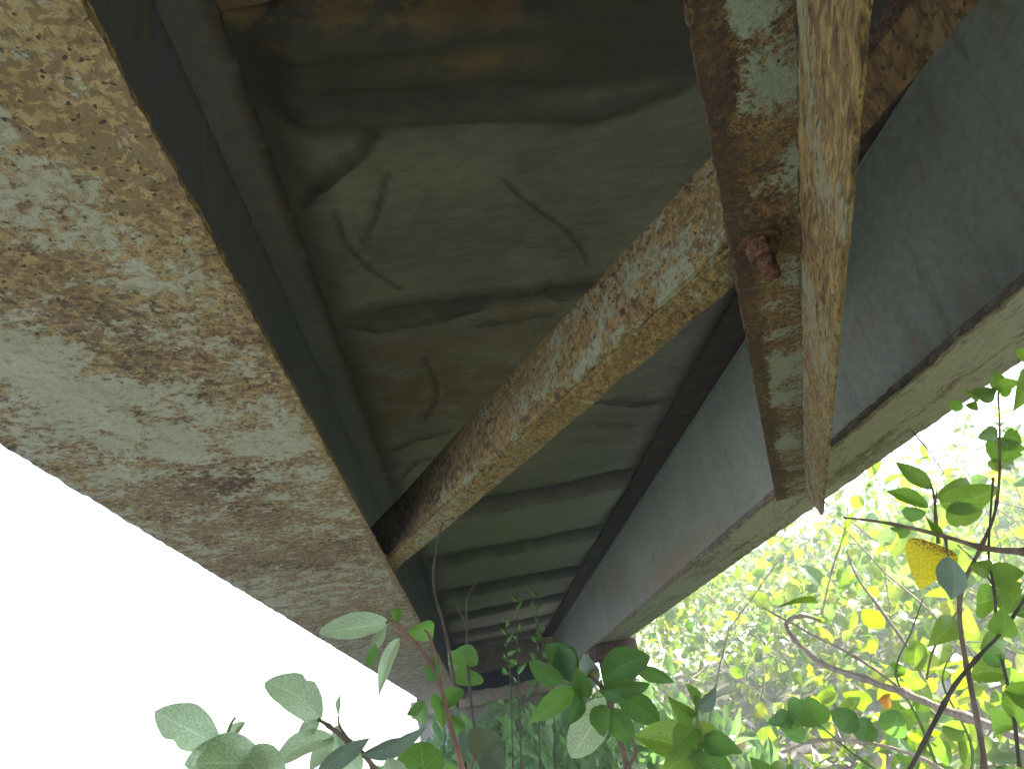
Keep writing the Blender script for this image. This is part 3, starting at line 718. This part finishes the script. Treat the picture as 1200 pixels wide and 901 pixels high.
shoot('branch', 'dark straight branch rising to the right edge below the yellow leaf', 'branch', [(1062,910,1.0),(1105,822,1.0),(1145,770,1.0),(1180,735,1.0),(1230,655,1.0)], .0026, .0016, B_DARK, 1.0,
      [(1150,760,1185,748,22,'lance'),(1168,745,1172,715,24,'lance'),(1188,720,1230,690,26,'oval')], group=BR)
shoot('branch', 'longest pale woody branch sloping down to the right edge', 'branch', [(962,728,1.9),(940,722,1.9),(924,730,1.9),(930,750,1.85),(965,778,1.8),(1010,795,1.7),(1060,812,1.6),(1130,838,1.5),(1210,872,1.4)], .004, .0075, B_PALE, 1.6, (), group=BR)
shoot('branch', 'thin brown branch running just above the longest pale branch', 'branch', [(895,712,1.9),(940,738,1.85),(1000,768,1.8),(1058,808,1.75),(1100,840,1.75)], .0018, .004, B_PALE, 1.8, (), group=BR)
shoot('branch', 'pinkish stem leaning left above the pale branch into the sky', 'branch', [(992,645,2.1),(1005,675,2.1),(1030,710,2.1),(1062,755,2.1),(1085,800,2.1)], .0022, .0045, B_PALE, 2.1, (), group=BR)
shoot('branch', 'fine dark twig curving up from the pale branch beside the yellow leaf', 'branch', [(1086,795,1.3),(1092,765,1.3),(1110,735,1.3),(1128,708,1.3)], .0016, .001, B_BROWN, 1.3, [(1118,722,1090,750,24,'lance')], group=BR)
shoot('branch', 'brown stalk at the bottom lying under the dead leaves', 'branch', [(915,880,1.7),(960,868,1.6),(1010,870,1.6),(1075,886,1.6),(1110,905,1.6)], .0022, .0035, B_PALE, 1.6, (), group=BR)
shoot('branch', 'hair thin twig hanging under the right flange before the sky', 'branch', [(1068,505,1.6),(1082,522,1.6),(1094,540,1.6),(1106,556,1.6)], .0016, .0009, B_DARK, 1.6, (), group=BR)
shoot('branch', 'dark crossing stem with fine side twigs at the right edge', 'branch', [(1196,900,1.1),(1186,830,1.1),(1172,750,1.1),(1166,690,1.1),(1158,640,1.1),(1165,560,1.1)], .0024, .0012, B_DARK, 1.1,
      [(1170,700,1138,706,30,'round',L_LIME),(1168,690,1192,715,30,'round'),(1160,672,1140,664,18,'oval'),(1165,660,1200,680,28,'oval'),(1180,790,1136,790,26,'oval'),(1176,780,1150,760,20,'oval',L_MID),(1184,800,1205,830,24,'oval'),(1190,850,1150,860,22,'oval'),(1188,845,1215,800,26,'oval')], group=BR,
      extra=([(1166,690,1.1),(1150,665,1.1),(1122,638,1.1)], [(1172,750,1.1),(1190,720,1.1),(1206,690,1.1)]))
shoot('branch', 'hanging leafy tip at the upper right corner of the sky', 'branch', [(1230,380,1.0),(1212,410,1.0),(1202,430,1.0)], .002, .001, B_BROWN, 1.0, [(1203,430,1192,478,18,'lance'),(1206,425,1190,410,14,'oval')], group=BR)
shoot('branch', 'fine pale vertical twig rising into the sky beside the flange tip', 'branch', [(962,720,3.0),(975,670,3.0),(990,620,3.0),(994,590,3.0)], .004, .0015, B_PALE, 3.0, [(985,640,992,625,7,'oval'),(990,620,998,600,7,'oval')], group=BR)
mid_leaves = thing('leafy_creeper', 'lime leaved creeper scrambling below the yellow leaf', 'creeper', at(1120, 960, 1.7))
for L in ([(1120,960,1.7),(1080,850,1.7),(1050,790,1.7),(1068,740,1.7),(1082,700,1.7)], [(1120,960,1.7),(1140,880,1.7),(1105,800,1.7),(1120,760,1.7)], [(1120,960,1.7),(1010,890,1.6),(960,850,1.6),(915,830,1.6)]):
    stem(mid_leaves, L, .003, .001, B_GREEN)
PL(mid_leaves, 1.7, L_LIME, [(1080,775,1068,748,26,'drip'),(1088,760,1075,785,24,'drip'),(1098,780,1100,742,26,'drip'),(1060,790,1040,775,18,'round'),(1066,792,1078,810,18,'round'),(1068,830,1058,812,20,'round'),(1072,828,1092,832,18,'round'),
   (1100,846,1125,840,22,'round'),(1105,850,1140,866,20,'round'),(1110,870,1090,890,22,'round'),(1124,870,1150,885,24,'oval'),(1040,870,1062,850,20,'round'),(1050,885,1078,880,20,'round')])
PL(mid_leaves, 1.6, L_MID, [(962,850,950,822,30,'oval'),(955,845,925,820,26,'oval'),(985,856,1000,832,28,'oval'),(1010,870,1018,838,26,'lance'),(1040,860,1050,835,26,'oval'),(1043,878,1055,856,26,'oval'),(925,836,900,845,18,'lance'),(940,850,915,865,22,'oval'),(1030,820,1048,818,14,'round',L_ORG)])

# ------------------------------------------------------------------ foliage masses
class Mass:
    def __init__(s): s.V, s.F, s.U, s.A = [], [], [], []
    def leaf(s, p, d, nrm, L, W, var, n=4):
        y = d.normalized(); z = (nrm-y*nrm.dot(y)); z = z.normalized() if z.length > 1e-4 else y.orthogonal().normalized(); x = y.cross(z)
        b = len(s.V)
        for j in range(n+1):
            t = j/n; hw = W*.5*max(.02, math.sin(math.pi*t**.8)**.7 if 0 < t < 1 else .02)
            c = p + y*(L*t) - z*(L*.25*t*t)
            for q in (-1, 0, 1):
                s.V.append(c + x*(hw*q) + z*(abs(q)*hw*.3)); s.U.append((float(q), t)); s.A.append(var)
        for j in range(n):
            for i in range(2): s.F.append((b+j*3+i, b+j*3+i+1, b+(j+1)*3+i+1, b+(j+1)*3+i))
    def build(s, name, mat, label, cat):
        o = mesh_obj(name, s.V, s.F, mat, None, attrs={'var': s.A}, uvs=s.U); return tag(o, label, cat, kind='stuff')
rv = lambda: Vector((random.gauss(0, 1), random.gauss(0, 1), random.gauss(0, 1)))
def top_v(u):                                    # skyline of the thicket in the photograph
    T = [(720,775),(760,730),(800,705),(850,672),(900,655),(950,640),(1000,632),(1050,625),(1100,610),(1150,590),(1200,570),(1300,540)]
    for (a, va), (b, vb) in zip(T, T[1:]):
        if a <= u <= b: return va+(vb-va)*(u-a)/(b-a)
    return 775 if u < 720 else 540
M = Mass(); MD = Mass(); TW = ([], [])
# crowns of scrambling vines: clusters placed through a real volume right of the bridge
cl = 0
while cl < 1900:
    x = random.uniform(.9, 9.5); y = random.uniform(1.9, 13)
    if x < 1.35 and y > 3 : continue
    # height envelope of the mass above the ground at (x, y)
    r = math.hypot(x, y)
    top = .10 + .135*r + .10*fbm((x, y, 0), .6, 3) - (.12 if x < 2 else 0)
    base = gh(x, y)
    z = base + (top-base)*random.random()**.55
    if x < 1.15 or (x < 1.8 and z > .0): continue
    if x < 2.0 and y > 5 and z > -.1+.05*y: continue
    if r < 2.2 and z > -.2: continue
    c = Vector((x, y, z+CH)); cl += 1
    size = random.uniform(.12, .34); nl = random.randint(7, 15); tone = random.random()
    sc = 1.05+.75*random.random()
    for _ in range(nl):
        p = c + rv()*size*.55
        d = (rv()+Vector((0, 0, -.2))); nn = (rv()*.7+Vector((0, -.3, 1)))
        if (p-EYE).length < 1.5: continue
        L = random.uniform(.04, .085)*sc*(1 if random.random() < .9 else 1.5)
        M.leaf(p, d, nn, L, L*random.uniform(.5, .85), (tone*.6+random.random()*.4) % 1, 6 if r < 4 else 4)
# low growth over the ground, and nearer clumps
for _ in range(1300):
    x = random.uniform(1.15, 6.5); y = random.uniform(1.0, 7.5); r = math.hypot(x, y)
    if r < 1.9: continue
    near = random.random() < .4
    z = gh(x, y)+random.uniform(.05, .55) if not near else min(-.02, -.30+.05*r+random.gauss(0, .16))
    if near and r > 4: continue
    c = Vector((x, y, z+CH)); tone = random.random(); big = random.uniform(.8, 1.35)
    for q in range(random.randint(5, 10)):
        p = c+rv()*.10
        if (p-EYE).length < 1.6: continue
        L = random.uniform(.05, .10)*big
        M.leaf(p, rv()+Vector((0, 0, -.2)), rv()*.6+Vector((-.1, -.5, .9)), L, L*random.uniform(.5, .8), (tone*.5+random.random()*.5) % 1, 6)
# loose outer sprays against the sky
for _ in range(230):
    x = random.uniform(1.9, 9); y = random.uniform(3.5, 13); r = math.hypot(x, y)
    z0 = .05+.12*r; P = Vector((x, y, z0+CH)); d = Vector((random.gauss(0, .35), random.gauss(0, .35), 1)).normalized()
    if x < 2.3: continue
    ln = random.uniform(.3, .95)*(.6+.05*r); pts = []
    for q in range(7):
        pts.append(P.copy()); d = (d+rv()*.14+Vector((0, 0, -.05))).normalized(); P += d*ln/6
    V, Fc = tube(pts, [.0055*(1-.12*q) for q in range(7)], 4); b = len(TW[0]); TW[0].extend(V); TW[1].extend([tuple(b+i for i in f) for f in Fc])
    tone = random.random()
    for q in range(1, 7):
        for _2 in range(random.randint(1, 4)):
            M.leaf(pts[q]+rv()*.02, rv()+Vector((0, 0, .3)), rv()*.6+Vector((0, -.3, 1)), random.uniform(.05, .09), random.uniform(.025, .055), (tone+random.random()*.3) % 1)
for _ in range(800):                              # leaning twigs inside the mass
    x = random.uniform(1.2, 8); y = random.uniform(2, 10); z = gh(x, y)+random.uniform(.2, 1.6)
    if x < 1.7 and z > .1: continue
    P = Vector((x, y, z+CH)); d = rv(); d.z = abs(d.z)*.8; d.normalize(); ln = random.uniform(.4, 1.3); pts = []
    if math.hypot(x, y) < 2.6: continue
    for q in range(7):
        pts.append(P.copy()); d = (d+rv()*.12).normalized(); P += d*ln/6
    if pts[-1].x < 1.4: continue
    V, Fc = tube(pts, [.006*(1-.11*q) for q in range(7)], 4); b = len(TW[0]); TW[0].extend(V); TW[1].extend([tuple(b+i for i in f) for f in Fc])
M.build('vine_thicket', L_WILD, 'dense sunlit lime green vine thicket filling the lower right', 'thicket')
tag(mesh_obj('thicket_twigs', TW[0], TW[1], B_PALE), 'tangle of thin pale twigs among the thicket leaves', 'twigs', kind='stuff')
for _ in range(520):
    x = random.uniform(1.0, 4.5); y = random.uniform(1.9, 5.5); r = math.hypot(x, y)
    z = -.03-.06*r + random.gauss(0, .10)*1.0 - random.random()*.25
    L = random.uniform(.05, .12); MD.leaf(Vector((x, y, z+CH)), rv(), rv()*.6+Vector((-.2, -.5, 1)), L, L*.55, random.random())
MD.build('dead_leaves', L_DEAD, 'grey brown dead leaves caught low in the thicket', 'dead leaves')
# shaded creepers on the slope and abutment under the deck
MU = Mass()
for _ in range(2000):
    x = random.uniform(-.75, 1.15); y = random.uniform(3.2, 7.6)
    topz = -.42+.070*y + .12*fbm((x, y, 3), 1.3, 3) - .25*sm(.2, -.7, x)
    z = topz - random.random()**1.5*.5
    c = Vector((x, y, z+CH)); tone = random.random()
    for q in range(random.randint(3, 6)):
        p = c + rv()*.06*(1+.1*y)
        L = random.uniform(.06, .15)*(.7+.06*y); MU.leaf(p, rv()*.6+Vector((random.uniform(-.4, .4), -.3, random.choice((-1.0, .8)))), rv()*.5+Vector((0, -1, .5)), L, L*random.uniform(.22, .5), (tone*.6+random.random()*.4) % 1)
MU.build('shaded_creepers', L_UNDER, 'shaded green creepers covering the slope below the abutment', 'creepers')

# ------------------------------------------------------------------ thin volume added as a veil of lens glare
hz = NB('thin_haze'); pv = hz.n('ShaderNodeVolumePrincipled'); pv.inputs['Color'].default_value = (.95, .96, 1, 1)
pv.inputs['Density'].default_value = .018; pv.inputs['Anisotropy'].default_value = .35
hz.l(pv.outputs[0], hz.out.inputs['Volume'])
X0, X1, Z0, Z1 = -1300, 1300, -1.9+CH-1.5, CH+3.2
v8 = [(x, y, z) for z in (Z0, Z1) for y in (X0, X1) for x in (X0, X1)]
ho = mesh_obj('haze', v8, [(0,2,3,1),(4,5,7,6),(0,1,5,4),(2,6,7,3),(0,4,6,2),(1,3,7,5)], hz.m, None, False); tag(ho, kind='stuff', label='thin pale volume added as a veil of lens glare around the bridge', cat='haze')
